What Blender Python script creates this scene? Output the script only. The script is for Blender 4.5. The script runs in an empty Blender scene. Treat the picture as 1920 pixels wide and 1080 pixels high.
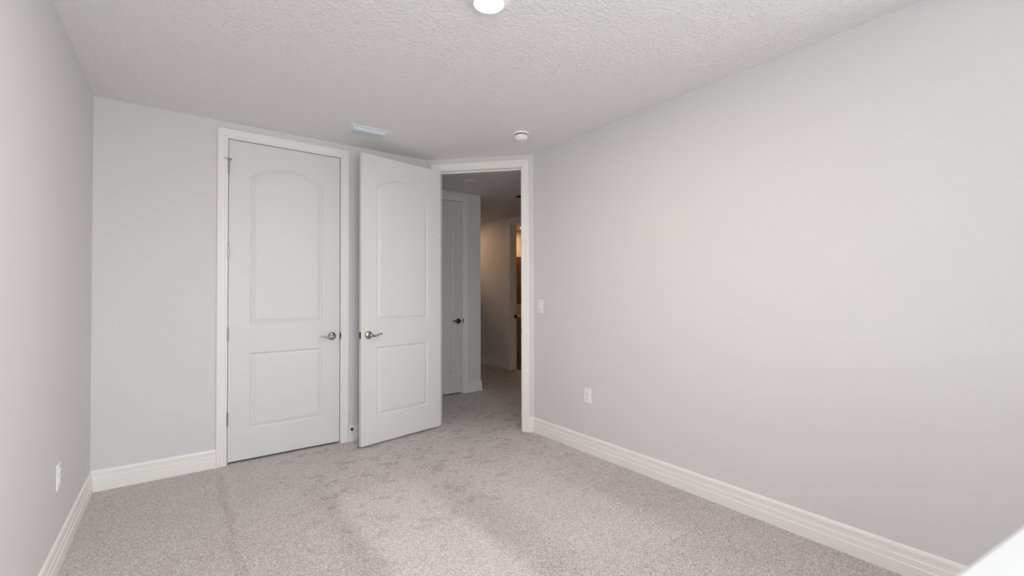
import bpy, bmesh, math
from math import sin, cos, pi, radians
from mathutils import Vector, Matrix

scn = bpy.context.scene
col = scn.collection

# ------------------------------------------------------------------ camera
YAW, PITCH, ROLL, FPX = radians(36.8654), radians(0.727), radians(-0.1393), 835.46
CAM = Vector((0.4487, -3.9624, 1.2792))
fw = Vector((sin(YAW) * cos(PITCH), cos(YAW) * cos(PITCH), sin(PITCH)))
r0 = Vector((cos(YAW), -sin(YAW), 0))
u0 = r0.cross(fw)
rr = r0 * cos(ROLL) + u0 * sin(ROLL)
uu = -r0 * sin(ROLL) + u0 * cos(ROLL)
cd = bpy.data.cameras.new('camera')
cam = bpy.data.objects.new('camera', cd)
col.objects.link(cam)
M3 = Matrix((rr, uu, -fw)).transposed()
cam.matrix_world = Matrix.Translation(CAM) @ M3.to_4x4()
cd.sensor_width = 36.0
cd.lens = FPX / 1920 * 36
cd.clip_start = 0.02
cd.dof.use_dof = True
cd.dof.focus_distance = 3.2
cd.dof.aperture_fstop = 4.0
scn.camera = cam

# ------------------------------------------------------------------ world: overcast sky over pale ground
w = bpy.data.worlds.new('sky')
scn.world = w
w.use_nodes = True
nt = w.node_tree
nt.nodes.clear()
tc = nt.nodes.new('ShaderNodeTexCoord')
sp = nt.nodes.new('ShaderNodeSeparateXYZ')
mr = nt.nodes.new('ShaderNodeMapRange')
mr.inputs['From Min'].default_value = -0.08
mr.inputs['From Max'].default_value = 0.08
mx = nt.nodes.new('ShaderNodeMix')
mx.data_type = 'RGBA'
mx.inputs['A'].default_value = (0.62, 0.625, 0.63, 1)
mx.inputs['B'].default_value = (0.90, 0.96, 1.0, 1)
bg = nt.nodes.new('ShaderNodeBackground')
bg.inputs['Strength'].default_value = 15.0
wo = nt.nodes.new('ShaderNodeOutputWorld')
nt.links.new(tc.outputs['Generated'], sp.inputs[0])
nt.links.new(sp.outputs['Z'], mr.inputs['Value'])
nt.links.new(mr.outputs[0], mx.inputs['Factor'])
nt.links.new(mx.outputs['Result'], bg.inputs['Color'])
nt.links.new(bg.outputs[0], wo.inputs[0])

scn.view_settings.view_transform = 'Standard'
scn.view_settings.look = 'None'
scn.view_settings.gamma = 1.0
scn.view_settings.use_curve_mapping = False
scn.view_settings.exposure = 0.0
scn.cycles.diffuse_bounces = 10
scn.cycles.max_bounces = 14
scn.cycles.glossy_bounces = 4
scn.cycles.use_denoising = True
scn.cycles.caustics_reflective = False
scn.cycles.caustics_refractive = False

# ------------------------------------------------------------------ dimensions (metres)
H = 2.580            # ceiling
W = 3.094            # right wall
XA, YB = 2.377, 0.7717   # chamfered corner
YD = -4.70           # window wall
T = 0.12             # wall thickness
TD = 0.38            # thickness of the window wall, deepened to keep slanting light off the right wall
LB = math.hypot(W - XA, YB)
eB = Vector(((W - XA) / LB, -YB / LB))
nB = Vector((-eB.y, eB.x))      # towards the hall
PA = Vector((XA, 0.0))
def B(s, n=0.0):
    v = PA + eB * s + nB * n
    return (v.x, v.y)
WIN_FILL = (-4.62, -3.93, 0.86, 2.33)   # y0, y1, z0, z1 of the unseen side window, added to light the left wall
WIN = (0.10, 1.35, 0.86, 2.33)   # x0, x1, z0, z1 of the window opening


# window light portals (they only guide the sampling of the sky through the windows)
def portal(sx_, sz_, loc, rot):
    ld = bpy.data.lights.new('window_portal', 'AREA')
    ld.shape = 'RECTANGLE'
    ld.size, ld.size_y = sx_, sz_
    ld.cycles.is_portal = True
    lo = bpy.data.objects.new('window_portal', ld)
    lo.location = loc
    lo.rotation_euler = rot
    col.objects.link(lo)
portal(WIN[1] - WIN[0], WIN[3] - WIN[2], ((WIN[0] + WIN[1]) / 2, YD - TD - 0.0 + 0.01, (WIN[2] + WIN[3]) / 2), (radians(90), 0, 0))
portal(WIN_FILL[1] - WIN_FILL[0], WIN_FILL[3] - WIN_FILL[2], (W + 0.19, (WIN_FILL[0] + WIN_FILL[1]) / 2, (WIN_FILL[2] + WIN_FILL[3]) / 2), (radians(90), 0, radians(90)))

# ------------------------------------------------------------------ materials
def newmat(name, color, rough=0.5, metal=0.0, spec=0.5):
    m = bpy.data.materials.new(name)
    m.use_nodes = True
    b = m.node_tree.nodes['Principled BSDF']
    b.inputs['Base Color'].default_value = (*color, 1)
    b.inputs['Roughness'].default_value = rough
    b.inputs['Metallic'].default_value = metal
    b.inputs['Specular IOR Level'].default_value = spec
    return m, m.node_tree, b

def bumped(m, nt, b, scale, strength, dist, detail=3.0, stretch=(1, 1, 1), ramp=None):
    t = nt.nodes.new('ShaderNodeTexCoord')
    mp = nt.nodes.new('ShaderNodeMapping')
    mp.inputs['Scale'].default_value = stretch
    n = nt.nodes.new('ShaderNodeTexNoise')
    n.inputs['Scale'].default_value = scale
    n.inputs['Detail'].default_value = detail
    bu = nt.nodes.new('ShaderNodeBump')
    bu.inputs['Strength'].default_value = strength
    bu.inputs['Distance'].default_value = dist
    nt.links.new(t.outputs['Object'], mp.inputs[0])
    nt.links.new(mp.outputs[0], n.inputs['Vector'])
    src = n.outputs['Fac']
    if ramp:
        cr = nt.nodes.new('ShaderNodeMapRange')
        cr.interpolation_type = 'SMOOTHSTEP'
        cr.inputs['From Min'].default_value, cr.inputs['From Max'].default_value = ramp
        nt.links.new(src, cr.inputs['Value'])
        src = cr.outputs[0]
    nt.links.new(src, bu.inputs['Height'])
    nt.links.new(bu.outputs[0], b.inputs['Normal'])

m_wall, a, b_ = newmat('wall_paint', (0.708, 0.703, 0.706), 0.75, spec=0.25)
bumped(m_wall, a, b_, 95, 0.12, 0.004)
m_ceil, a, b_ = newmat('ceiling_knockdown', (0.84, 0.838, 0.835), 0.85, spec=0.2)
bumped(m_ceil, a, b_, 56, 0.58, 0.0052, 4.0, (1, 1, 1), (0.42, 0.62))
m_trim, a, b_ = newmat('trim_paint', (0.86, 0.85, 0.825), 0.38, spec=0.45)
m_door, a, b_ = newmat('door_paint', (0.725, 0.73, 0.725), 0.42, spec=0.4)
m_hall, a, b_ = newmat('hall_wall_paint', (0.78, 0.775, 0.78), 0.75, spec=0.25)
bumped(m_hall, a, b_, 95, 0.1, 0.004)
m_nickel, a, b_ = newmat('satin_nickel', (0.46, 0.43, 0.39), 0.28, 1.0)
m_bronze_shade, a, b_ = newmat('bronze_and_shaded_nickel', (0.10, 0.07, 0.058), 0.4, 0.9)  # bronze fittings, and hall nickel with shade put into its colour
m_latch, a, b_ = newmat('dark_latch_metal', (0.07, 0.055, 0.05), 0.6, 0.4)
m_plastic, a, b_ = newmat('white_plastic', (0.86, 0.86, 0.86), 0.35)
m_vent, a, b_ = newmat('vent_enamel', (0.74, 0.78, 0.82), 0.4)
m_louver_shade, a, b_ = newmat('louver_enamel_shaded', (0.52, 0.57, 0.62), 0.45)  # same enamel as the flange, shade darkened into the colour
m_dark, a, b_ = newmat('dark_void', (0.03, 0.03, 0.03), 0.9)
m_rubber, a, b_ = newmat('white_rubber', (0.78, 0.76, 0.72), 0.7)
m_slot, a, b_ = newmat('slot_black', (0.05, 0.05, 0.05), 0.8)
m_sill, a, b_ = newmat('sill_white', (0.50, 0.50, 0.495), 0.3)
m_frame, a, b_ = newmat('window_frame_white', (0.85, 0.85, 0.85), 0.4)
m_stone, a, b_ = newmat('countertop_stone', (0.62, 0.55, 0.47), 0.3)
bumped(m_stone, a, b_, 30, 0.05, 0.002)
m_vanity, a, b_ = newmat('vanity_grey_paint', (0.30, 0.27, 0.24), 0.5)

# wood with vertical grain
m_wood, a, b_ = newmat('brown_wood', (0.24, 0.11, 0.035), 0.45)
wv = a.nodes.new('ShaderNodeTexNoise')
wv.inputs['Scale'].default_value = 9
mp = a.nodes.new('ShaderNodeMapping')
mp.inputs['Scale'].default_value = (9, 9, 0.4)
t = a.nodes.new('ShaderNodeTexCoord')
rp = a.nodes.new('ShaderNodeValToRGB')
rp.color_ramp.elements[0].color = (0.085, 0.04, 0.013, 1)
rp.color_ramp.elements[1].color = (0.24, 0.13, 0.045, 1)
rp.color_ramp.elements[0].position = 0.35
rp.color_ramp.elements[1].position = 0.65
a.links.new(t.outputs['Object'], mp.inputs[0])
a.links.new(mp.outputs[0], wv.inputs['Vector'])
a.links.new(wv.outputs['Fac'], rp.inputs[0])
a.links.new(rp.outputs[0], b_.inputs['Base Color'])

# glass pane: thin, mostly clear
m_glass = bpy.data.materials.new('window_glass')
m_glass.use_nodes = True
g = m_glass.node_tree
g.nodes.clear()
tr = g.nodes.new('ShaderNodeBsdfTransparent')
gl = g.nodes.new('ShaderNodeBsdfGlossy')
gl.inputs['Roughness'].default_value = 0.02
ms = g.nodes.new('ShaderNodeMixShader')
ms.inputs[0].default_value = 0.06
ou = g.nodes.new('ShaderNodeOutputMaterial')
g.links.new(tr.outputs[0], ms.inputs[1])
g.links.new(gl.outputs[0], ms.inputs[2])
g.links.new(ms.outputs[0], ou.inputs[0])

def emitter(name, color, strength):
    m = bpy.data.materials.new(name)
    m.use_nodes = True
    n = m.node_tree
    n.nodes.clear()
    e = n.nodes.new('ShaderNodeEmission')
    e.inputs[0].default_value = (*color, 1)
    e.inputs[1].default_value = strength
    o = n.nodes.new('ShaderNodeOutputMaterial')
    n.links.new(e.outputs[0], o.inputs[0])
    return m
m_lens = emitter('lamp_lens', (1.0, 0.90, 0.78), 9.0)
m_warm = emitter('warm_lamp_lens', (1.0, 0.72, 0.42), 14.0)
m_offlens, a, b_ = newmat('unlit_lens', (0.7, 0.72, 0.72), 0.4)

# carpet: speckled cut pile with vacuum tracks and scuffed nap patches
m_carpet, cn, cb = newmat('carpet_pile', (0.5, 0.45, 0.43), 0.95, spec=0.08)
cb.inputs['Sheen Weight'].default_value = 0.25
cb.inputs['Sheen Roughness'].default_value = 0.6
def N(t_, **kw):
    n = cn.nodes.new(t_)
    for k, v in kw.items():
        if k in n.inputs:
            n.inputs[k].default_value = v
        else:
            setattr(n, k, v)
    return n
def math_(op, x, y=None, clamp=False):
    n = cn.nodes.new('ShaderNodeMath')
    n.operation = op
    n.use_clamp = clamp
    for i, q in enumerate((x, y)):
        if q is None:
            continue
        if isinstance(q, (int, float)):
            n.inputs[i].default_value = q
        else:
            cn.links.new(q, n.inputs[i])
    return n.outputs[0]
tco = N('ShaderNodeTexCoord').outputs['Object']
def noise(scale, detail=2.0, rough=0.5, loc=(0, 0, 0), sc=(1, 1, 1), dist=0.0):
    m = N('ShaderNodeMapping')
    m.inputs['Location'].default_value = loc
    m.inputs['Scale'].default_value = sc
    cn.links.new(tco, m.inputs[0])
    n = N('ShaderNodeTexNoise')
    n.inputs['Scale'].default_value = scale
    n.inputs['Detail'].default_value = detail
    n.inputs['Roughness'].default_value = rough
    n.inputs['Distortion'].default_value = dist
    cn.links.new(m.outputs[0], n.inputs['Vector'])
    return n.outputs['Fac']
def smooth(v, lo, hi, a_=0.0, b__=1.0):
    n = N('ShaderNodeMapRange')
    n.interpolation_type = 'SMOOTHSTEP'
    n.inputs['From Min'].default_value = lo
    n.inputs['From Max'].default_value = hi
    n.inputs['To Min'].default_value = a_
    n.inputs['To Max'].default_value = b__
    cn.links.new(v, n.inputs['Value'])
    return n.outputs[0]
sx = N('ShaderNodeSeparateXYZ')
cn.links.new(tco, sx.inputs[0])
X, Y = sx.outputs['X'], sx.outputs['Y']
wob = noise(5, 3, 0.6)
wob2 = math_('MULTIPLY', math_('SUBTRACT', wob, 0.5), 0.11)
Xw = math_('ADD', X, wob2)
Yw = math_('ADD', Y, math_('MULTIPLY', math_('SUBTRACT', noise(4, 3, 0.6, (3, 7, 0)), 0.5), 0.5))
def band(x0, x1, soft, y0, y1, ysoft, amp):
    v = math_('MULTIPLY', smooth(Xw, x0 - soft, x0 + soft), smooth(Xw, x1 - soft, x1 + soft, 1.0, 0.0))
    v = math_('MULTIPLY', v, smooth(Yw, y1 - ysoft, y1 + ysoft, 1.0, 0.0))
    v = math_('MULTIPLY', v, smooth(Yw, y0 - ysoft, y0 + ysoft))
    return math_('MULTIPLY', v, amp)
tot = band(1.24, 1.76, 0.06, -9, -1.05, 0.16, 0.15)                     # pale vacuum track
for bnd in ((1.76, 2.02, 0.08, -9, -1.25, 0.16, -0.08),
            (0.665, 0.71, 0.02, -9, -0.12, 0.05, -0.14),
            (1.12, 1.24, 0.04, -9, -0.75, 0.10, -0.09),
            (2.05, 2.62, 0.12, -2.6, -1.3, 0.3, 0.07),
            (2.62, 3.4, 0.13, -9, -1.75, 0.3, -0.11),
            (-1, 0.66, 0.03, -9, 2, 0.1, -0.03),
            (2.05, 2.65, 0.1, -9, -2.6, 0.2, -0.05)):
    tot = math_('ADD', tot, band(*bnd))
patch = smooth(noise(8.5, 6, 0.66, (1.3, 4.2, 0), (1, 1.2, 1), 0.5), 0.52, 0.63)   # scuffed nap near the doors
zone = math_('MULTIPLY', smooth(X, 0.8, 1.3), smooth(Y, -2.4, -0.9, 0.12, 1.0))
tot = math_('SUBTRACT', tot, math_('MULTIPLY', math_('MULTIPLY', patch, zone), 0.30))
tot = math_('ADD', tot, math_('MULTIPLY', math_('SUBTRACT', noise(2.2, 3, 0.5, (9, 2, 0)), 0.5), 0.16))
vor = N('ShaderNodeTexVoronoi')
vor.inputs['Scale'].default_value = 165
cn.links.new(tco, vor.inputs['Vector'])
vs = N('ShaderNodeSeparateColor')
cn.links.new(vor.outputs['Color'], vs.inputs[0])
grain = math_('ADD', math_('MULTIPLY', math_('SUBTRACT', vs.outputs[0], 0.5), 0.55),
              math_('MULTIPLY', math_('SUBTRACT', noise(120, 3, 0.75), 0.5), 1.7))
tot = math_('ADD', math_('ADD', tot, grain), 0.5, True)
ramp = N('ShaderNodeValToRGB')
ramp.color_ramp.elements[0].position = 0.0
ramp.color_ramp.elements[0].color = (0.31, 0.27, 0.262, 1)
ramp.color_ramp.elements[1].position = 1.0
ramp.color_ramp.elements[1].color = (0.90, 0.85, 0.835, 1)
e = ramp.color_ramp.elements.new(0.5)
e.color = (0.60, 0.545, 0.53, 1)
cn.links.new(tot, ramp.inputs[0])
cn.links.new(ramp.outputs[0], cb.inputs['Base Color'])
bu = N('ShaderNodeBump')
bu.inputs['Strength'].default_value = 0.7
bu.inputs['Distance'].default_value = 0.006
cn.links.new(math_('ADD', noise(150, 4, 0.7, (4, 1, 0)), vor.outputs['Distance']), bu.inputs['Height'])
cn.links.new(bu.outputs[0], cb.inputs['Normal'])

# bathroom floor tile
m_tile, a, b_ = newmat('dark_bath_tile', (0.10, 0.075, 0.06), 0.35)

# ------------------------------------------------------------------ mesh helpers
def build(name, bm, mat, parent=None, smooth_=False, bevel=0.0, autos=None):
    bmesh.ops.recalc_face_normals(bm, faces=bm.faces)
    me = bpy.data.meshes.new(name)
    bm.to_mesh(me)
    bm.free()
    if smooth_:
        for p in me.polygons:
            p.use_smooth = True
        if autos:
            me.set_sharp_from_angle(angle=radians(autos))
    me.materials.append(mat)
    o = bpy.data.objects.new(name, me)
    col.objects.link(o)
    if parent:
        o.parent = parent
    if bevel:
        bv = o.modifiers.new('bevel', 'BEVEL')
        bv.width = bevel
        bv.segments = 2
        bv.limit_method = 'ANGLE'
    return o

def empty(name, loc=(0, 0, 0), rz=0.0):
    o = bpy.data.objects.new(name, None)
    o.location = loc
    o.rotation_euler = (0, 0, rz)
    o.empty_display_size = 0.1
    col.objects.link(o)
    return o

def tag(o, label=None, cat=None, group=None, kind=None):
    if label: o['label'] = label
    if cat: o['category'] = cat
    if group: o['group'] = group
    if kind: o['kind'] = kind
    return o

def prism(bm, foot, z0, z1):
    lo_ = [bm.verts.new((x, y, z0)) for x, y in foot]
    hi_ = [bm.verts.new((x, y, z1)) for x, y in foot]
    bm.faces.new(lo_)
    bm.faces.new(hi_)
    n = len(foot)
    for i in range(n):
        bm.faces.new((lo_[i], lo_[(i + 1) % n], hi_[(i + 1) % n], hi_[i]))
    return bm

def box(bm, x0, x1, y0, y1, z0, z1):
    return prism(bm, [(x0, y0), (x1, y0), (x1, y1), (x0, y1)], z0, z1)

def rings(bm, rs, close=True, cap=True):
    """join successive rings of points"""
    vs_ = [[bm.verts.new(p) for p in r] for r in rs]
    for a_, b__ in zip(vs_, vs_[1:]):
        n = len(a_)
        for i in range(n if close else n - 1):
            bm.faces.new((a_[i], a_[(i + 1) % n], b__[(i + 1) % n], b__[i]))
    if cap:
        bm.faces.new(vs_[0])
        bm.faces.new(vs_[-1])
    return vs_

def lathe(bm, prof, seg=32, axis='z', at=(0, 0, 0)):
    """prof: (radius, height) pairs"""
    rs = []
    for r, h in prof:
        r = max(r, 1e-4)
        ring = []
        for k in range(seg):
            c, s = r * cos(2 * pi * k / seg), r * sin(2 * pi * k / seg)
            p = {'z': (c, s, h), 'y': (c, h, s), 'x': (h, c, s)}[axis]
            ring.append((p[0] + at[0], p[1] + at[1], p[2] + at[2]))
        rs.append(ring)
    rings(bm, rs)
    return bm

def tube(bm, pts, rad, seg=12):
    """swept tube; rad list of (ra, rb) for flattened section (in-plane, out of plane)"""
    rs = []
    n = len(pts)
    for i, p in enumerate(pts):
        p = Vector(p)
        d = (Vector(pts[min(i + 1, n - 1)]) - Vector(pts[max(i - 1, 0)])).normalized()
        side = Vector((0, 1, 0)).cross(d)
        if side.length < 1e-4:
            side = Vector((1, 0, 0))
        side.normalize()
        up = d.cross(side)
        ra, rb = rad[i] if isinstance(rad[i], tuple) else (rad[i], rad[i])
        rs.append([tuple(p + side * ra * cos(2 * pi * k / seg) + up * rb * sin(2 * pi * k / seg)) for k in range(seg)])
    rings(bm, rs)
    return bm

BASE_PROF = [(0.0, 0.0), (0.0155, 0.0), (0.0155, 0.052), (0.0150, 0.056), (0.0122, 0.0585), (0.0122, 0.083),
             (0.0116, 0.087), (0.0092, 0.0895), (0.0092, 0.108), (0.0100, 0.112), (0.0098, 0.121), (0.0072, 0.129),
             (0.0040, 0.134), (0.0, 0.1355)]
def baseboard(bm, p0, p1, nrm, k0=0.0, k1=0.0):
    """p0->p1 along the wall foot; nrm into the room; k: mitre slopes at each end"""
    p0, p1, nrm = Vector(p0), Vector(p1), Vector(nrm).normalized()
    t_ = (p1 - p0).normalized()
    r = []
    for P, k in ((p0, k0), (p1, -k1)):
        r.append([(*(P + nrm * d + t_ * (k * d)), z) for d, z in BASE_PROF])
    rings(bm, r)
    return bm

CASE_PROF = [(0.0, 0.0), (0.0, 0.0095), (0.003, 0.0115), (0.010, 0.0118), (0.014, 0.0105), (0.018, 0.0135), (0.040, 0.0150),
             (0.046, 0.0175), (0.058, 0.0185), (0.0645, 0.0165), (0.066, 0.012), (0.066, 0.0)]
def casing(bm, P, e, n, u0_, u1_, zt, prof=CASE_PROF):
    """door casing around opening u0..u1 (along e from P), height zt, projecting along n"""
    P, e, n = Vector(P), Vector(e).normalized(), Vector(n).normalized()
    r = []
    for key in range(4):
        ring = []
        for o_, d in prof:
            u, z = [(u0_ - o_, 0.0), (u0_ - o_, zt + o_), (u1_ + o_, zt + o_), (u1_ + o_, 0.0)][key]
            q = P + e * u + n * d
            ring.append((q.x, q.y, z))
        r.append(ring)
    rings(bm, r)
    return bm

def jamb(bm, P, e, n_in, u0_, u1_, zt, depth, th=0.02, stop=(0.040, 0.052)):
    """lining of an opening: P at room-side wall face; n_in points into the wall; clear size u0..u1, zt"""
    P, e, n_in = Vector(P), Vector(e).normalized(), Vector(n_in).normalized()
    def Q(u, d):
        q = P + e * u + n_in * d
        return (q.x, q.y)
    def blk(ua, ub, da, db, z0, z1):
        prism(bm, [Q(ua, da), Q(ub, da), Q(ub, db), Q(ua, db)], z0, z1)
    blk(u0_ - th, u0_, 0, depth, 0, zt + th)
    blk(u1_, u1_ + th, 0, depth, 0, zt + th)
    blk(u0_, u1_, 0, depth, zt, zt + th)
    if stop:
        s0, s1 = stop
        blk(u0_, u0_ + 0.011, s0, s1 + 0.02, 0, zt)
        blk(u1_ - 0.011, u1_, s0, s1 + 0.02, 0, zt)
        blk(u0_ + 0.011, u1_ - 0.011, s0, s1 + 0.02, zt - 0.011, zt)
    return bm

# ------------------------------------------------------------------ moulded two-panel door leaf
def panel_ring(x0, x1, z0, z1, rise, d, narc=24):
    """outline of a panel inset by d; rise > 0 gives a segmental arch on top"""
    pts = []
    xa_, xb_ = x0 + d, x1 - d
    pts.append((xa_, z0 + d))
    pts.append((xb_, z0 + d))
    if rise <= 0:
        nn = 6
        for k in range(nn + 1):
            pts.append((xb_ + (xa_ - xb_) * k / nn, z1 - d))
        return pts
    w2 = (x1 - x0) / 2
    R_ = (w2 * w2 + rise * rise) / (2 * rise)
    xc, zc = (x0 + x1) / 2, z1 + rise - R_
    Rd = R_ - d
    a0 = math.acos((xb_ - xc) / Rd)
    for k in range(narc + 1):
        a_ = a0 + (pi - 2 * a0) * k / narc
        pts.append((xc + Rd * cos(a_), zc + Rd * sin(a_)))
    return pts

MOULD = [(0.0, 0.0), (0.003, 0.0022), (0.007, 0.0080), (0.011, 0.0102), (0.0145, 0.0102), (0.019, 0.0080),
         (0.027, 0.0046), (0.036, 0.0034), (0.0385, 0.0012)]
def leaf_mesh(w_, z0, z1, th=0.035):
    """x 0..w, faces at y=-th/2 and +th/2"""
    bm = bmesh.new()
    panels = [(0.1415, w_ - 0.1415, 0.246, 0.828, 0.0), (0.1415, w_ - 0.1415, 1.046, 2.187, 0.094)]
    c = 0.002
    for sgn in (-1, 1):
        yf = sgn * th / 2
        outer = [bm.verts.new(p) for p in ((c, yf, z0 + c), (w_ - c, yf, z0 + c), (w_ - c, yf, z1 - c), (c, yf, z1 - c))]
        edges = [bm.edges.new((outer[i], outer[(i + 1) % 4])) for i in range(4)]
        for px0, px1, pz0, pz1, rise in panels:
            prev = None
            for j, (ins, dep) in enumerate(MOULD):
                ring = [bm.verts.new((x, yf - sgn * dep, z)) for x, z in panel_ring(px0, px1, pz0, pz1, rise, ins)]
                n = len(ring)
                if prev is None:
                    edges += [bm.edges.new((ring[i], ring[(i + 1) % n])) for i in range(n)]
                else:
                    for i in range(n):
                        bm.faces.new((prev[i], prev[(i + 1) % n], ring[(i + 1) % n], ring[i]))
                prev = ring
            bm.faces.new(prev)
        bmesh.ops.triangle_fill(bm, edges=edges, use_beauty=True)
    # edges of the slab with a tiny ease
    loops = []
    for y, cc in ((-th / 2, c), (-th / 2 + c, 0), (th / 2 - c, 0), (th / 2, c)):
        loops.append([(cc, y, z0 + cc), (w_ - cc, y, z0 + cc), (w_ - cc, y, z1 - cc), (cc, y, z1 - cc)])
    rings(bm, loops, cap=False)
    bmesh.ops.remove_doubles(bm, verts=bm.verts, dist=1e-5)
    return bm

def lever(parent, x, z, yface, sgn, direc, mat):
    """lever handle on face y=yface, sgn = outward (-1/+1), direc = +1/-1 along x"""
    bm = bmesh.new()
    s = sgn
    lathe(bm, [(0.0, yface), (0.0335, yface), (0.0335, yface + s * 0.003), (0.031, yface + s * 0.008), (0.022, yface + s * 0.0125),
               (0.0135, yface + s * 0.016), (0.0115, yface + s * 0.030), (0.0125, yface + s * 0.046), (0.0135, yface + s * 0.052),
               (0.010, yface + s * 0.058), (0.0, yface + s * 0.060)], 36, 'y', (x, 0, z))
    h = build('door_handle', bm, mat, parent, True, autos=50)
    bm = bmesh.new()
    yl = yface + s * 0.047
    pts, rad = [], []
    prof = [(0.0, 0.0, 0.011), (0.012, -0.002, 0.0115), (0.024, -0.0055, 0.0095), (0.036, -0.0065, 0.0078), (0.048, -0.004, 0.0068),
            (0.060, 0.001, 0.0062), (0.072, 0.0055, 0.006), (0.084, 0.0075, 0.0062), (0.094, 0.0065, 0.0062), (0.101, 0.0038, 0.005),
            (0.1045, 0.0020, 0.002)]
    zz = 1.0 if direc * sgn > 0 or True else -1.0
    for dx, dz, r in prof:
        pts.append((x + direc * dx, yl + s * 0.004 * sin(dx / 0.1 * pi), z + dz * zz * HZ[0]))
        rad.append((r, r * 0.72))
    tube(bm, pts, rad, 14)
    build('lever', bm, mat, h, True)
    return h
HZ = [1.0]

def hinge(parent, x, y, z, mat, arm=False):
    bm = bmesh.new()
    r = 0.0068
    prof = [(0.0, -0.056), (0.003, -0.0545), (0.0045, -0.051), (0.003, -0.0475), (0.0045, -0.047)]
    prof = prof + [(r, -0.0465)]
    for k in range(5):
        a_ = -0.0455 + k * 0.0182
        prof += [(r, a_), (r, a_ + 0.0172), (r - 0.0012, a_ + 0.0174), (r - 0.0012, a_ + 0.0180)]
    prof += [(r, 0.0465), (0.0045, 0.047), (0.003, 0.0475), (0.0045, 0.051), (0.003, 0.0545), (0.0, 0.056)]
    lathe(bm, prof, 16, 'z', (x, y, z))
    box(bm, x - 0.003, x + 0.0015, y, y + 0.02, z - 0.045, z + 0.045)
    h = build('hinge', bm, mat, parent, True, autos=40)
    if arm:
        bm = bmesh.new()
        tube(bm, [(x, y, z + 0.062), (x, y, z + 0.048)], [0.0105, 0.0105], 14)
        tube(bm, [(x, y, z + 0.055), (x - 0.015, y - 0.006, z + 0.057), (x - 0.030, y - 0.010, z + 0.060)], [0.0035, 0.003, 0.0025], 10)
        tube(bm, [(x + 0.004, y - 0.004, z + 0.055), (x + 0.018, y - 0.012, z + 0.054)], [0.004, 0.006], 10)
        build('hinge_pin_stop', bm, m_nickel, h, True)
    return h

LW = 0.8135   # leaf width
Z0, Z1 = 0.018, 2.452

def door(name, loc, rz, metal, left_hinge=True, knuckle_side=-1, arm=False, hinges=True, both=False, ztop=Z1):
    """local x from hinge edge (0) to latch edge (LW)"""
    root = empty(name, loc, rz)
    bm = leaf_mesh(LW, Z0, ztop)
    build('door_leaf', bm, m_door, root)
    return root

# ------------------------------------------------------------------ room shell
def struct(name, bm, mat, **k):
    return tag(build(name, bm, mat, **k), kind='structure')

bm = bmesh.new()
box(bm, -0.2, 5.05, -5.1, 5.3, -0.12, 0.0)
struct('floor', bm, m_carpet)
bm = bmesh.new()
box(bm, -0.2, 7.3, -5.1, 5.3, H, H + 0.12)
struct('ceiling', bm, m_ceil)

bm = bmesh.new()
box(bm, -T, 0, YD - TD, 0.0, 0, H)
tag(struct('wall_left', bm, m_wall), 'pale grey bedroom wall at the left edge')
bm = bmesh.new()
yb2 = -YB
ya, yb_, za, zb = WIN_FILL
prism(bm, [(W, yb_), (W + T, yb_), (W + T, yb2 + 0.047), (W, yb2)], 0, H)
box(bm, W, W + T, YD - TD, ya, 0, H)
box(bm, W, W + T, ya, yb_, 0, za)
box(bm, W, W + T, ya, yb_, zb, H)
struct('wall_right', bm, m_wall)

# far wall with the closed closet door
CX0, CX1 = 0.748, 1.5705     # clear opening
CZ = 2.457
bm = bmesh.new()
box(bm, -T, CX0 - 0.02, 0, T, 0, H)
prism(bm, [(CX1 + 0.02, 0), (XA, 0), (2.429, T), (CX1 + 0.02, T)], 0, H)
box(bm, CX0 - 0.02, CX1 + 0.02, 0, T, CZ + 0.02, H)
struct('wall_far', bm, m_wall)

# angled wall with the hall doorway
S0, S1 = 0.122, 0.939
BZ = 2.462
bm = bmesh.new()
prism(bm, [(XA, 0), B(S0 - 0.02), B(S0 - 0.02, T), (2.429, T)], 0, H)
prism(bm, [B(S1 + 0.02), (W, -YB), (W + T, -YB + 0.047), B(S1 + 0.02, T)], 0, H)
prism(bm, [B(S0 - 0.02), B(S1 + 0.02), B(S1 + 0.02, T), B(S0 - 0.02, T)], BZ + 0.02, H)
struct('wall_corner', bm, m_wall)

# window wall behind the camera
bm = bmesh.new()
x0, x1, z0, z1 = WIN
box(bm, 0, x0, YD - TD, YD, 0, H)
box(bm, x1, W, YD - TD, YD, 0, H)
box(bm, x0, x1, YD - TD, YD, 0, z0)
box(bm, x0, x1, YD - TD, YD, z1, H)
struct('wall_window', bm, m_wall)

# windows with frames, panes and sills, both unseen behind the camera; the second is added for its light
def window(n, cx, cy, rz, wd, hz, z0w, din, dglass):
    """local x along the wall, +y into the room; origin at the glass plane"""
    win = tag(empty('window_%d' % n, (cx, cy, z0w), rz), kind='structure')
    h2, fr = wd / 2, 0.045
    bm = bmesh.new()
    for xa_, xb_, za_, zb_ in ((-h2, -h2 + fr, 0, hz), (h2 - fr, h2, 0, hz), (-h2 + fr, h2 - fr, 0, fr), (-h2 + fr, h2 - fr, hz - fr, hz),
                              (-h2 + fr, h2 - fr, hz / 2 - 0.02, hz / 2 + 0.02)):
        box(bm, xa_, xb_, -0.03, 0.03, za_, zb_)
    build('window_frame', bm, m_frame, win, bevel=0.003)
    bm = bmesh.new()
    box(bm, -h2 + fr, h2 - fr, -0.003, 0.003, fr, hz - fr)
    build('window_pane', bm, m_glass, win)
    bm = bmesh.new()
    box(bm, -h2, h2, 0.03, din, -0.0005, 0.012)
    box(bm, -h2 - 0.03, h2 + 0.03, din, din + 0.025, -0.02, 0.012)
    build('window_sill', bm, m_sill, win, bevel=0.002)
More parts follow.
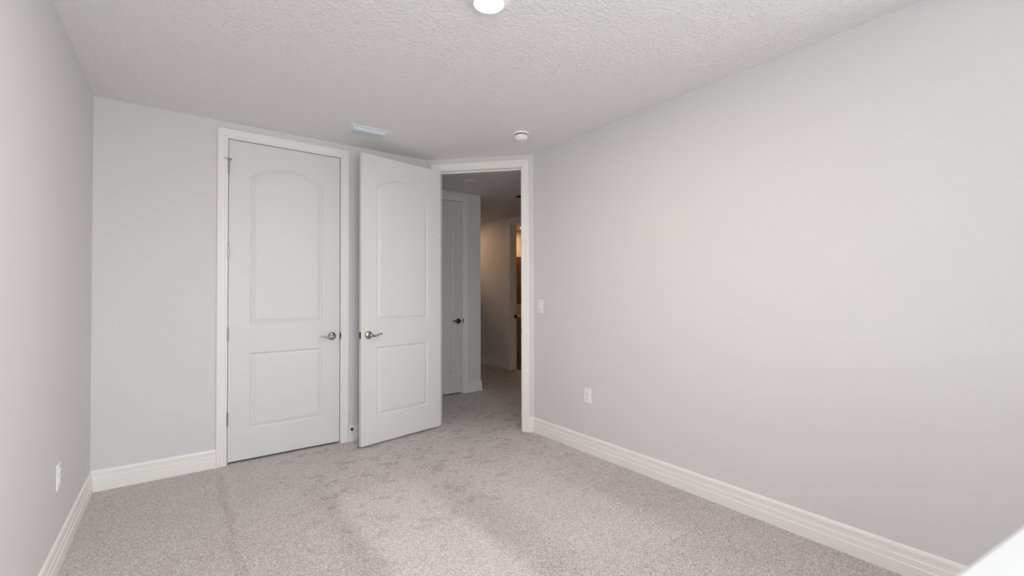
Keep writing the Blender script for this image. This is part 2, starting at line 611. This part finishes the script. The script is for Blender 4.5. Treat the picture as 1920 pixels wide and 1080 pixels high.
window(1, (x0 + x1) / 2, YD - TD + 0.06, 0, x1 - x0, z1 - z0, z0, TD - 0.06, 0)
window(2, W + 0.075, (ya + yb_) / 2, radians(90), yb_ - ya, zb - za, za, 0.075, 0)  # added window, out of view, to brighten the left wall

# white table whose far edge pokes into the lower right of the view
TZ = 1.0
ta = math.atan2(-3.899 + 3.867, 1.271 - 1.060)
tb = empty('side_table', (1.48, -4.14, 0), ta)
tag(tb, 'bright white tabletop corner jutting in at the lower right', 'table')
# far edge passes through (1.060, -3.867) and (1.271, -3.899)
cth, sth = cos(ta), sin(ta)
dy = -(1.060 - 1.48) * sth + (-3.867 + 4.14) * cth
TL, TW = 0.55, 0.40
bm = bmesh.new()
box(bm, -TL, TL, dy - TW, dy, TZ - 0.03, TZ)
build('table_top', bm, m_sill, tb, bevel=0.005)
bm = bmesh.new()
for a0, a1, b0, b1 in ((-TL + 0.05, TL - 0.05, dy - 0.045, dy - 0.027), (-TL + 0.05, TL - 0.05, dy - TW + 0.027, dy - TW + 0.045),
                       (-TL + 0.03, -TL + 0.05, dy - TW + 0.04, dy - 0.04), (TL - 0.05, TL - 0.03, dy - TW + 0.04, dy - 0.04)):
    box(bm, a0, a1, b0, b1, TZ - 0.11, TZ - 0.03)
build('apron', bm, m_sill, tb)
for lx in (-TL + 0.02, TL - 0.065):
    for ly in (dy - TW + 0.02, dy - 0.065):
        bm = bmesh.new()
        rings(bm, [[(lx + q, ly + q, z), (lx + 0.045 - q, ly + q, z), (lx + 0.045 - q, ly + 0.045 - q, z), (lx + q, ly + 0.045 - q, z)] for q, z in ((0.009, 0.0), (0.0, TZ - 0.11), (0.0, TZ - 0.03))])
        build('leg', bm, m_sill, tb)

# hall shell
YC = 1.020
DX0, DX1 = 2.571, 3.390
bm = bmesh.new()
box(bm, 2.05, DX0 - 0.02, YC, YC + T, 0, H)
box(bm, DX1 + 0.02, 3.664, YC, YC + T, 0, H)
box(bm, DX0 - 0.02, DX1 + 0.02, YC, YC + T, 2.465 + 0.02, H)
box(bm, 3.664 - T, 3.664, YC + T, 4.9, 0, H)
struct('wall_hall_near', bm, m_hall)
XE = 4.93
EY0, EY1 = 1.225, 2.045     # bathroom doorway
bm = bmesh.new()
box(bm, XE, XE + T, EY1 + 0.02, 4.9, 0, H)
box(bm, XE, XE + T, -1.3, EY0 - 0.02, 0, H)
box(bm, XE, XE + T, EY0 - 0.02, EY1 + 0.02, 2.462 + 0.02, H)
struct('wall_hall_far', bm, m_hall)
bm = bmesh.new()
box(bm, 2.05 - T, 2.05, T, YC + T, 0, H)
box(bm, 3.664 - T, XE + T, 4.9, 5.02, 0, H)
box(bm, W + T, XE + T, -1.3 - T, -1.3, 0, H)
struct('wall_hall_end', bm, m_hall)
# closet and hall-closet backs, so no daylight leaks round the doors
bm = bmesh.new()
box(bm, -T, 2.05 - T, 0.75, 0.75 + T, 0, H)
box(bm, -T, 0.0, T, 0.75, 0, H)
box(bm, 2.0, 3.664 - T, 1.75, 1.87, 0, H)
box(bm, 1.9, 2.05, YC + T, 1.87, 0, H)
struct('wall_closet', bm, m_hall)
# bathroom
bm = bmesh.new()
box(bm, XE + T, 7.2, 3.30, 3.30 + T, 0, H)
box(bm, 7.1, 7.2, 0.5, 3.30, 0, H)
box(bm, XE + T, 7.2, 0.4, 0.5, 0, H)
struct('wall_bathroom', bm, m_hall)
bm = bmesh.new()
box(bm, XE + 0.12, 7.2, 0.4, 3.42, -0.12, 0.0)
struct('floor_bathroom', bm, m_tile)

# ------------------------------------------------------------------ trims (casings, jambs)
CP = [(o_, d) for o_, d in CASE_PROF]
def trim(n, label, fn):
    bm = bmesh.new()
    fn(bm)
    o = tag(build('trim_%d' % n, bm, m_trim), label, None, None, 'structure')
    return o
rv = 0.004
def f(bm):
    casing(bm, (0, 0), (1, 0), (0, -1), CX0 - rv, CX1 + rv, CZ + rv)
    jamb(bm, (0, 0), (1, 0), (0, 1), CX0, CX1, CZ, T, stop=(0.041, 0.046))
trim(1, 'white moulded casing round the closed closet door', f)
def f(bm):
    casing(bm, PA, eB, -nB, S0 - rv, S1 + rv, BZ + rv)
    casing(bm, PA + nB * T, eB, nB, S0 - rv, S1 + rv, BZ + rv)
    jamb(bm, PA, eB, nB, S0, S1, BZ, T, stop=(0.041, 0.052))
trim(2, 'white moulded casing round the open hall doorway', f)
def f(bm):
    casing(bm, (0, YC), (1, 0), (0, -1), DX0 - rv, DX1 + rv, 2.465 + rv)
    jamb(bm, (0, YC), (1, 0), (0, 1), DX0, DX1, 2.465, T, stop=(0.041, 0.046))
trim(3, 'casing round the shadowed door in the hall', f)
def f(bm):
    casing(bm, (XE, 0), (0, 1), (-1, 0), EY0 - rv, EY1 + rv, 2.462 + rv, [(o_ * 1.3, d) for o_, d in CASE_PROF])
    jamb(bm, (XE, 0), (0, 1), (1, 0), EY0, EY1, 2.462, T, stop=(0.041, 0.046))
trim(4, 'casing of the lit bathroom doorway', f)

# strike plate on the jamb of the hall doorway and of the bathroom doorway
bm = bmesh.new()
q = [B(S1 - 0.0015, 0.006), B(S1 + 0.0005, 0.006), B(S1 + 0.0005, 0.034), B(S1 - 0.0015, 0.034)]
prism(bm, q, 0.905, 0.965)
q = [B(S1 - 0.0015, -0.004), B(S1 + 0.010, -0.004), B(S1 + 0.010, 0.006), B(S1 - 0.0015, 0.006)]
prism(bm, q, 0.912, 0.958)
tag(build('strike_plate', bm, m_nickel), 'small metal strike plate on the right jamb of the open doorway', 'strike plate')
bm = bmesh.new()
box(bm, XE + 0.060, XE + 0.118, EY1 - 0.018, EY1 + 0.001, 0.865, 0.925)
tag(build('strike_plate', bm, m_bronze_shade, bevel=0.004), 'dark latch keeper on the jamb of the lit bathroom doorway', 'strike plate')

# ------------------------------------------------------------------ baseboards
def bb(name, *segs):
    bm = bmesh.new()
    for s in segs:
        baseboard(bm, *s)
    return struct(name, bm, m_trim)
kA = math.tan(math.acos(max(-1, min(1, eB.x))) / 2)
kR = math.tan((pi / 2 - math.acos(eB.x)) / 2)
bb('baseboard_left', ((0, YD), (0, 0), (1, 0), 0, 1))
bb('baseboard_far', ((0, 0), (CX0 - rv - 0.066, 0), (0, -1), 1, 0), ((CX1 + rv + 0.066, 0), (XA, 0), (0, -1), 0, kA))
bb('baseboard_corner', (B(0), B(S0 - rv - 0.066), -nB, kA, 0), (B(S1 + rv + 0.066), B(LB), -nB, 0, kR))
bb('baseboard_right', ((W, -YB), (W, YD), (-1, 0), kR, 0))
bb('baseboard_hall', ((DX1 + rv + 0.066, YC), (3.664, YC), (0, -1), 0, -1), ((3.664, YC), (3.664, 4.9), (1, 0), -1, 0))
bb('baseboard_hall_far', ((XE, EY1 + rv + 0.086), (XE, 4.9), (-1, 0), 0, 0))

# ------------------------------------------------------------------ doors
def latch_plate(root, z, metal):
    bm = bmesh.new()
    box(bm, LW - 0.0005, LW + 0.0012, -0.0125, 0.0125, z - 0.029, z + 0.029)
    p = build('latch_plate', bm, m_latch, root, bevel=0.0008)
    bm = bmesh.new()
    prism(bm, [(LW + 0.001, -0.007), (LW + 0.010, 0.002), (LW + 0.010, 0.007), (LW + 0.001, 0.007)], z - 0.008, z + 0.008)
    build('latch_bolt', bm, m_bronze_shade, p)

# closet door: hinge on the left, closed; room face flush with the wall
HZL = (2.244, 1.608, 0.974, 0.343)
d1 = empty('door_1', (CX0 + 0.0035, 0.0175, 0), 0)
tag(d1, 'closed white two-panel arched door on the far wall', kind='structure')
build('door_leaf', leaf_mesh(LW, Z0, 2.4515), m_door, d1)
HZ[0] = -1.0
def lever_s(parent, x, z, yface, sgn, direc, mat, flip):
    HZ[0] = flip
    return lever(parent, x, z, yface, sgn, direc, mat)
lever_s(d1, LW - 0.064, 0.922, -0.0175, -1, -1, m_nickel, 1.0)
for i, z in enumerate(HZL):
    hinge(d1, -0.002, -0.0235, z, m_nickel, arm=(i == 0))
bm = bmesh.new()
box(bm, LW + 0.0008, LW + 0.0065, -0.0235, -0.012, 0.893, 0.951)
tube(bm, [(LW + 0.0045, -0.0225, 0.895), (LW + 0.0045, -0.0235, 0.922), (LW + 0.0045, -0.0225, 0.949)], [0.002, 0.005, 0.002], 10)
build('latch_lip', bm, m_latch, d1)

# bedroom door standing open, hinged on the left jamb of the angled wall
D0 = Vector((1.662, -0.2705))
D1 = Vector((2.462, -0.128))
dirv = (D0 - D1).normalized()
nb = Vector((dirv.y, -dirv.x))     # candidate back normal
if nb.y < 0: nb = -nb
root_p = D1 + nb * 0.0175
d2 = empty('door_2', (root_p.x, root_p.y, 0), math.atan2(dirv.y, dirv.x))
tag(d2, 'white two-panel arched door standing open, swung toward the closet', kind='structure')
build('door_leaf', leaf_mesh(LW, Z0, 2.459), m_door, d2)
# local +y points to the camera side here (rotation of about 190 degrees)
lever_s(d2, LW - 0.066, 0.936, 0.0175, 1, -1, m_nickel, 1.0)
lever_s(d2, LW - 0.066, 0.936, -0.0175, -1, -1, m_nickel, 1.0)
latch_plate(d2, 0.936, m_nickel)
for z in HZL:
    hinge(d2, 0.0, -0.0215, z, m_nickel)

# hall door, closed, hinged on its hidden left side
d3 = empty('door_3', (DX0 + 0.003, YC + 0.0175, 0), 0)
tag(d3, 'shadowed white panelled door across the hall', kind='structure')
build('door_leaf', leaf_mesh(LW, Z0, 2.460), m_door, d3)
lever_s(d3, LW - 0.064, 0.93, -0.0175, -1, -1, m_bronze_shade, 1.0)  # nickel lever, its colour darkened for the hall's shade
bm = bmesh.new()
box(bm, LW + 0.0008, LW + 0.0065, -0.0275, -0.012, 0.900, 0.962)
tube(bm, [(LW + 0.0045, -0.0225, 0.90), (LW + 0.0045, -0.0245, 0.931), (LW + 0.0045, -0.0225, 0.962)], [0.002, 0.006, 0.002], 10)
build('latch_lip', bm, m_latch, d3)
for z in HZL:
    hinge(d3, -0.002, -0.0235, z, m_bronze_shade)

# door stop on the far baseboard
ds = empty('door_stop', (1.667, -0.0100, 0.104))
tag(ds, 'small metal door stop with pale cup on the baseboard beside the closet door', 'door stop')
bm = bmesh.new()
lathe(bm, [(0.0, 0.0), (0.013, 0.0), (0.013, -0.003), (0.006, -0.006), (0.0045, -0.012), (0.0045, -0.062), (0.007, -0.064), (0.0, -0.0645)], 18, 'y')
build('rod', bm, m_bronze_shade, ds, True, autos=40)
bm = bmesh.new()
lathe(bm, [(0.0, -0.064), (0.0085, -0.064), (0.0095, -0.068), (0.0095, -0.076), (0.006, -0.080), (0.0, -0.0805)], 18, 'y')
build('tip', bm, m_rubber, ds, True, autos=40)

# ------------------------------------------------------------------ switch and outlets
def plate_mesh(w_, h_, t_=0.0055):
    bm = bmesh.new()
    rs = []
    for ins, y in ((0.0, 0.0), (0.0, 0.0025), (0.0022, 0.0045), (0.005, t_)):
        rs.append([(-w_ / 2 + ins, y, -h_ / 2 + ins), (w_ / 2 - ins, y, -h_ / 2 + ins), (w_ / 2 - ins, y, h_ / 2 - ins), (-w_ / 2 + ins, y, h_ / 2 - ins)])
    rings(bm, rs)
    return bm
# local +y points into the room
def outlet(loc, rz, label):
    o = empty('wall_outlet', loc, rz)
    tag(o, label, 'outlet')
    build('cover_plate', plate_mesh(0.072, 0.118), m_plastic, o)
    for dz in (-0.0197, 0.0197):
        bm = bmesh.new()
        n = 28
        pts = []
        for k in range(n):
            a_ = 2 * pi * k / n
            pts.append((0.0168 * cos(a_), max(-0.0135, min(0.0135, 0.0168 * sin(a_)))))
        rs = [[(x * s, y, z * s + dz) for x, z in pts] for s, y in ((1.0, 0.005), (1.0, 0.0082), (0.92, 0.0092))]
        rings(bm, rs)
        r_ = build('receptacle', bm, m_plastic, o)
        bm = bmesh.new()
        box(bm, -0.0075, -0.0055, 0.0088, 0.0095, dz - 0.001, dz + 0.0075)
        box(bm, 0.0055, 0.0075, 0.0088, 0.0095, dz - 0.001, dz + 0.0065)
        lathe(bm, [(0.0, 0.0088), (0.0026, 0.0088), (0.0026, 0.0095), (0.0, 0.0095)], 12, 'y', (0, 0, dz - 0.007))
        build('slots', bm, m_slot, r_)
    bm = bmesh.new()
    lathe(bm, [(0.0, 0.0052), (0.003, 0.0052), (0.003, 0.0068), (0.0, 0.0072)], 14, 'y')
    build('screw', bm, m_plastic, o)
    return o
outlet((W, -1.449, 0.455), radians(90), 'white duplex wall outlet low on the right wall')
outlet((0.0, -0.980, 0.422), radians(-90), 'white duplex wall outlet low on the left wall')
sw = empty('light_switch', (W, -0.868, 1.161), radians(90))
tag(sw, 'white rocker light switch on the right wall beside the open doorway', 'light switch')
build('cover_plate', plate_mesh(0.074, 0.119), m_plastic, sw)
bm = bmesh.new()
rings(bm, [[(-0.0165, y, -0.033), (0.0165, y, -0.033), (0.0165, y2, 0.033), (-0.0165, y2, 0.033)] for y, y2 in ((0.004, 0.004), (0.0075, 0.0115))])
rk = build('rocker', bm, m_plastic, sw, bevel=0.001)
bm = bmesh.new()
box(bm, -0.010, 0.010, 0.0055, 0.0092, -0.029, -0.024)
build('indicator', bm, newmat('indicator_grey', (0.38, 0.38, 0.4), 0.4)[0], sw)

# ------------------------------------------------------------------ ceiling register
cv = empty('ceiling_vent', (1.655, -0.447, H), radians(-1.5))
tag(cv, 'white louvred air vent on the bedroom ceiling above the closet door', 'air vent')
bm = bmesh.new()
ow, od, iw, idp = 0.160, 0.086, 0.130, 0.056
def rect(a_, b__, z):
    return [(-a_, -b__, z), (a_, -b__, z), (a_, b__, z), (-a_, b__, z)]
rings(bm, [rect(iw, idp, -0.001), rect(ow, od, -0.0), rect(ow, od, -0.004), rect(ow - 0.003, od - 0.003, -0.006), rect(iw + 0.002, idp + 0.002, -0.006),
           rect(iw, idp, -0.012), rect(iw - 0.004, idp - 0.004, -0.012), rect(iw - 0.004, idp - 0.004, -0.001)], cap=False)
build('flange', bm, m_vent, cv)
bm = bmesh.new()
box(bm, -iw, iw, -idp, idp, -0.0012, -0.0002)
build('duct_opening', bm, m_dark, cv)
for k in range(6):
    yk = -0.052 + k * 0.0175
    if k == 0:
        pr = [(-0.052, -0.004), (-0.048, -0.011), (-0.041, -0.018), (-0.032, -0.0235)]
    else:
        pr = [(yk - 0.004, -0.0115), (yk - 0.001, -0.0190), (yk + 0.004, -0.0235), (yk + 0.011, -0.0265)]
    bm = bmesh.new()
    rings(bm, [[(-iw + 0.006, y, z), (iw - 0.006, y, z), (iw - 0.006, y + 0.0009, z + 0.0009), (-iw + 0.006, y + 0.0009, z + 0.0009)] for y, z in pr])
    build('louver', bm, m_vent if k == 0 else m_louver_shade, cv)  # rear louvers take the shade-darkened enamel
for sx_ in (-1, 1):
    bm = bmesh.new()
    prism(bm, [(sx_ * (iw - 0.007), -0.050), (sx_ * (iw - 0.004), -0.050), (sx_ * (iw - 0.004), 0.052), (sx_ * (iw - 0.007), 0.052)], -0.024, -0.003)
    build('end_plate', bm, m_vent, cv)

# smoke detector
sd = empty('smoke_detector', (2.668, -1.132, H))
tag(sd, 'round white smoke detector on the bedroom ceiling near the doorway', 'smoke detector')
bm = bmesh.new()
lathe(bm, [(0.0, 0.0), (0.064, 0.0), (0.065, -0.006), (0.063, -0.014), (0.055, -0.016), (0.0, -0.015)], 48)
build('base', bm, m_plastic, sd, True, autos=35)
bm = bmesh.new()
lathe(bm, [(0.0, -0.0205), (0.048, -0.0205), (0.054, -0.025), (0.052, -0.037), (0.046, -0.052), (0.040, -0.059), (0.027, -0.062), (0.0, -0.0625)], 48)
build('housing', bm, m_plastic, sd, True, autos=35)
bm = bmesh.new()
lathe(bm, [(0.0, -0.0158), (0.050, -0.0158), (0.050, -0.0208), (0.0, -0.0208)], 48)
build('vent_gap', bm, m_slot, sd, True, autos=35)
bm = bmesh.new()
lathe(bm, [(0.0, -0.062), (0.012, -0.062), (0.012, -0.0645), (0.010, -0.0655), (0.0, -0.0655)], 24, 'z', (-0.012, -0.012, 0))
build('test_button', bm, m_plastic, sd, True, autos=35)

# ------------------------------------------------------------------ ceiling lights
def downlight(name, loc, label, lens, ro=0.0967, ri=0.066, drop=0.026, group=None):
    o = empty(name, loc)
    tag(o, label, 'ceiling light', group)
    bm = bmesh.new()
    lathe(bm, [(0.0, 0.0), (ro, 0.0), (ro, -0.003), (ro - 0.006, -0.008), (ro - 0.020, -drop * 0.75), (ri + 0.003, -drop), (ri, -drop - 0.001), (ri - 0.001, -drop + 0.001), (0.0, -drop + 0.001)], 64)
    build('trim_ring', bm, m_plastic, o, True, autos=40)
    bm = bmesh.new()
    lathe(bm, [(0.0, -drop + 0.002), (ri - 0.0012, -drop + 0.002), (ri - 0.002, -drop - 0.0015), (ri * 0.6, -drop - 0.004), (0.0, -drop - 0.005)], 48)
    build('lens', bm, lens, o, True, autos=40)
    return o
downlight('ceiling_light', (1.537, -2.347, H), 'round lit disc ceiling light at the top of the bedroom ceiling', m_lens)
downlight('ceiling_light', (3.155, 0.435, H), 'unlit round ceiling light in the dark hall', m_offlens, 0.085, 0.058, 0.014)
downlight('ceiling_light', (5.845, 2.865, H), 'glowing warm ceiling light inside the bathroom', m_warm, 0.085, 0.062, 0.012)

def lamp(name, kind, loc, energy, color, size=0.1, rot=None, spot=None):
    l = bpy.data.lights.new(name, kind)
    l.energy = energy
    l.color = color
    if kind == 'AREA':
        l.shape = 'DISK'
        l.size = size
    else:
        l.shadow_soft_size = size
    if spot:
        l.spot_size, l.spot_blend = spot
    o = bpy.data.objects.new(name, l)
    o.location = loc
    if rot: o.rotation_euler = rot
    col.objects.link(o)
    return o
lamp('bedroom_lamp_light', 'AREA', (1.537, -2.347, H - 0.035), 15.0, (1.0, 0.87, 0.74), 0.12)
lamp('bathroom_lamp_light', 'AREA', (5.845, 2.865, H - 0.03), 7.0, (1.0, 0.52, 0.20), 0.12)
# warm wall wash: unseen spot added beyond the hall corner, no fixture
hl = lamp('hall_wash_spot', 'SPOT', (4.05, 3.75, H - 0.04), 42.0, (1.0, 0.62, 0.36), 0.05, None, (radians(62), 1.0))
dv = Vector((4.93, 2.62, 1.86)) - hl.location
hl.rotation_euler = dv.to_track_quat('-Z', 'Y').to_euler()

# hall return grille, partly hidden by the jamb
rg = empty('return_grille', (4.155, 0.66, H))
tag(rg, 'dark return air grille on the hall ceiling', 'air vent')
bm = bmesh.new()
rings(bm, [rect(0.12, 0.115, -0.001), rect(0.15, 0.145, 0.0), rect(0.15, 0.145, -0.005), rect(0.12, 0.115, -0.008)], cap=False)
build('flange', bm, m_plastic, rg)
bm = bmesh.new()
box(bm, -0.12, 0.12, -0.115, 0.115, -0.002, -0.0005)
build('duct_opening', bm, m_dark, rg)
for k in range(7):
    bm = bmesh.new()
    y = -0.099 + k * 0.033
    prism(bm, [(-0.12, y), (0.12, y), (0.12, y + 0.003), (-0.12, y + 0.003)], -0.008, -0.002)
    build('louver', bm, m_dark, rg)

# ------------------------------------------------------------------ bathroom glimpse
va = empty('vanity_cabinet', (6.0, 2.78, 0))
tag(va, 'grey brown vanity cabinet seen through the bathroom doorway', 'cabinet')
bm = bmesh.new()
box(bm, -0.90, 0.90, 0.0, 0.50, 0.10, 0.815)
box(bm, -0.90, 0.90, 0.06, 0.50, 0.0, 0.10)
build('body', bm, m_vanity, va, bevel=0.003)
for k in range(4):
    xk = -0.885 + k * 0.445
    bm = bmesh.new()
    for a0, a1, b0, b1 in ((xk, xk + 0.435, 0.12, 0.18), (xk, xk + 0.435, 0.58, 0.64), (xk, xk + 0.06, 0.18, 0.58), (xk + 0.375, xk + 0.435, 0.18, 0.58)):
        box(bm, a0, a1, -0.018, 0.0, b0, b1)
    box(bm, xk + 0.06, xk + 0.375, -0.009, 0.0, 0.18, 0.58)
    build('cabinet_door', bm, m_vanity, va)
    bm = bmesh.new()
    box(bm, xk, xk + 0.435, -0.018, 0.0, 0.66, 0.80)
    dr = build('drawer', bm, m_vanity, va, bevel=0.002)
bm = bmesh.new()
box(bm, 5.08, 6.92, 2.755, 3.298, 0.817, 0.850)
box(bm, 5.08, 6.92, 3.275, 3.298, 0.850, 1.08)
tag(build('bathroom_countertop', bm, m_stone, bevel=0.003), 'tan stone countertop and backsplash in the bathroom', 'countertop')
fa = empty('faucet', (5.79, 3.14, 0.8505))
tag(fa, 'dark arched faucet on the bathroom countertop', 'faucet')
bm = bmesh.new()
lathe(bm, [(0.0, 0.0), (0.028, 0.0), (0.028, 0.006), (0.016, 0.012), (0.014, 0.05), (0.0, 0.05)], 20)
build('base', bm, m_bronze_shade, fa, True, autos=40)
bm = bmesh.new()
pts = [(0, 0, 0.04), (0, 0, 0.11)] + [(0, -0.06 + 0.06 * cos(a_), 0.13 + 0.06 * sin(a_)) for a_ in [pi * k / 10 for k in range(11)]] + [(0, -0.12, 0.09)]
rs = []
for i, p in enumerate(pts):
    p = Vector(p)
    d = (Vector(pts[min(i + 1, len(pts) - 1)]) - Vector(pts[max(i - 1, 0)])).normalized()
    s1 = Vector((1, 0, 0)); s2 = d.cross(s1)
    rs.append([tuple(p + s1 * 0.011 * cos(2 * pi * k / 12) + s2 * 0.011 * sin(2 * pi * k / 12)) for k in range(12)])
rings(bm, rs)
build('spout', bm, m_bronze_shade, fa, True)
# wooden wall cabinet above the counter
wc = empty('wall_cabinet', (6.0, 3.298, 1.095))
tag(wc, 'brown wooden wall cabinet above the bathroom countertop', 'cabinet')
bm = bmesh.new()
box(bm, -0.90, 0.90, -0.13, 0.0, 0.0, 0.93)
build('body', bm, m_wood, wc, bevel=0.003)
for k in range(6):
    xk = -0.895 + k * 0.299
    bm = bmesh.new()
    for j in range(4):
        box(bm, xk + j * 0.0735, xk + j * 0.0735 + 0.070, -0.150, -0.13, 0.01, 0.92)
    build('cabinet_door', bm, m_wood, wc)
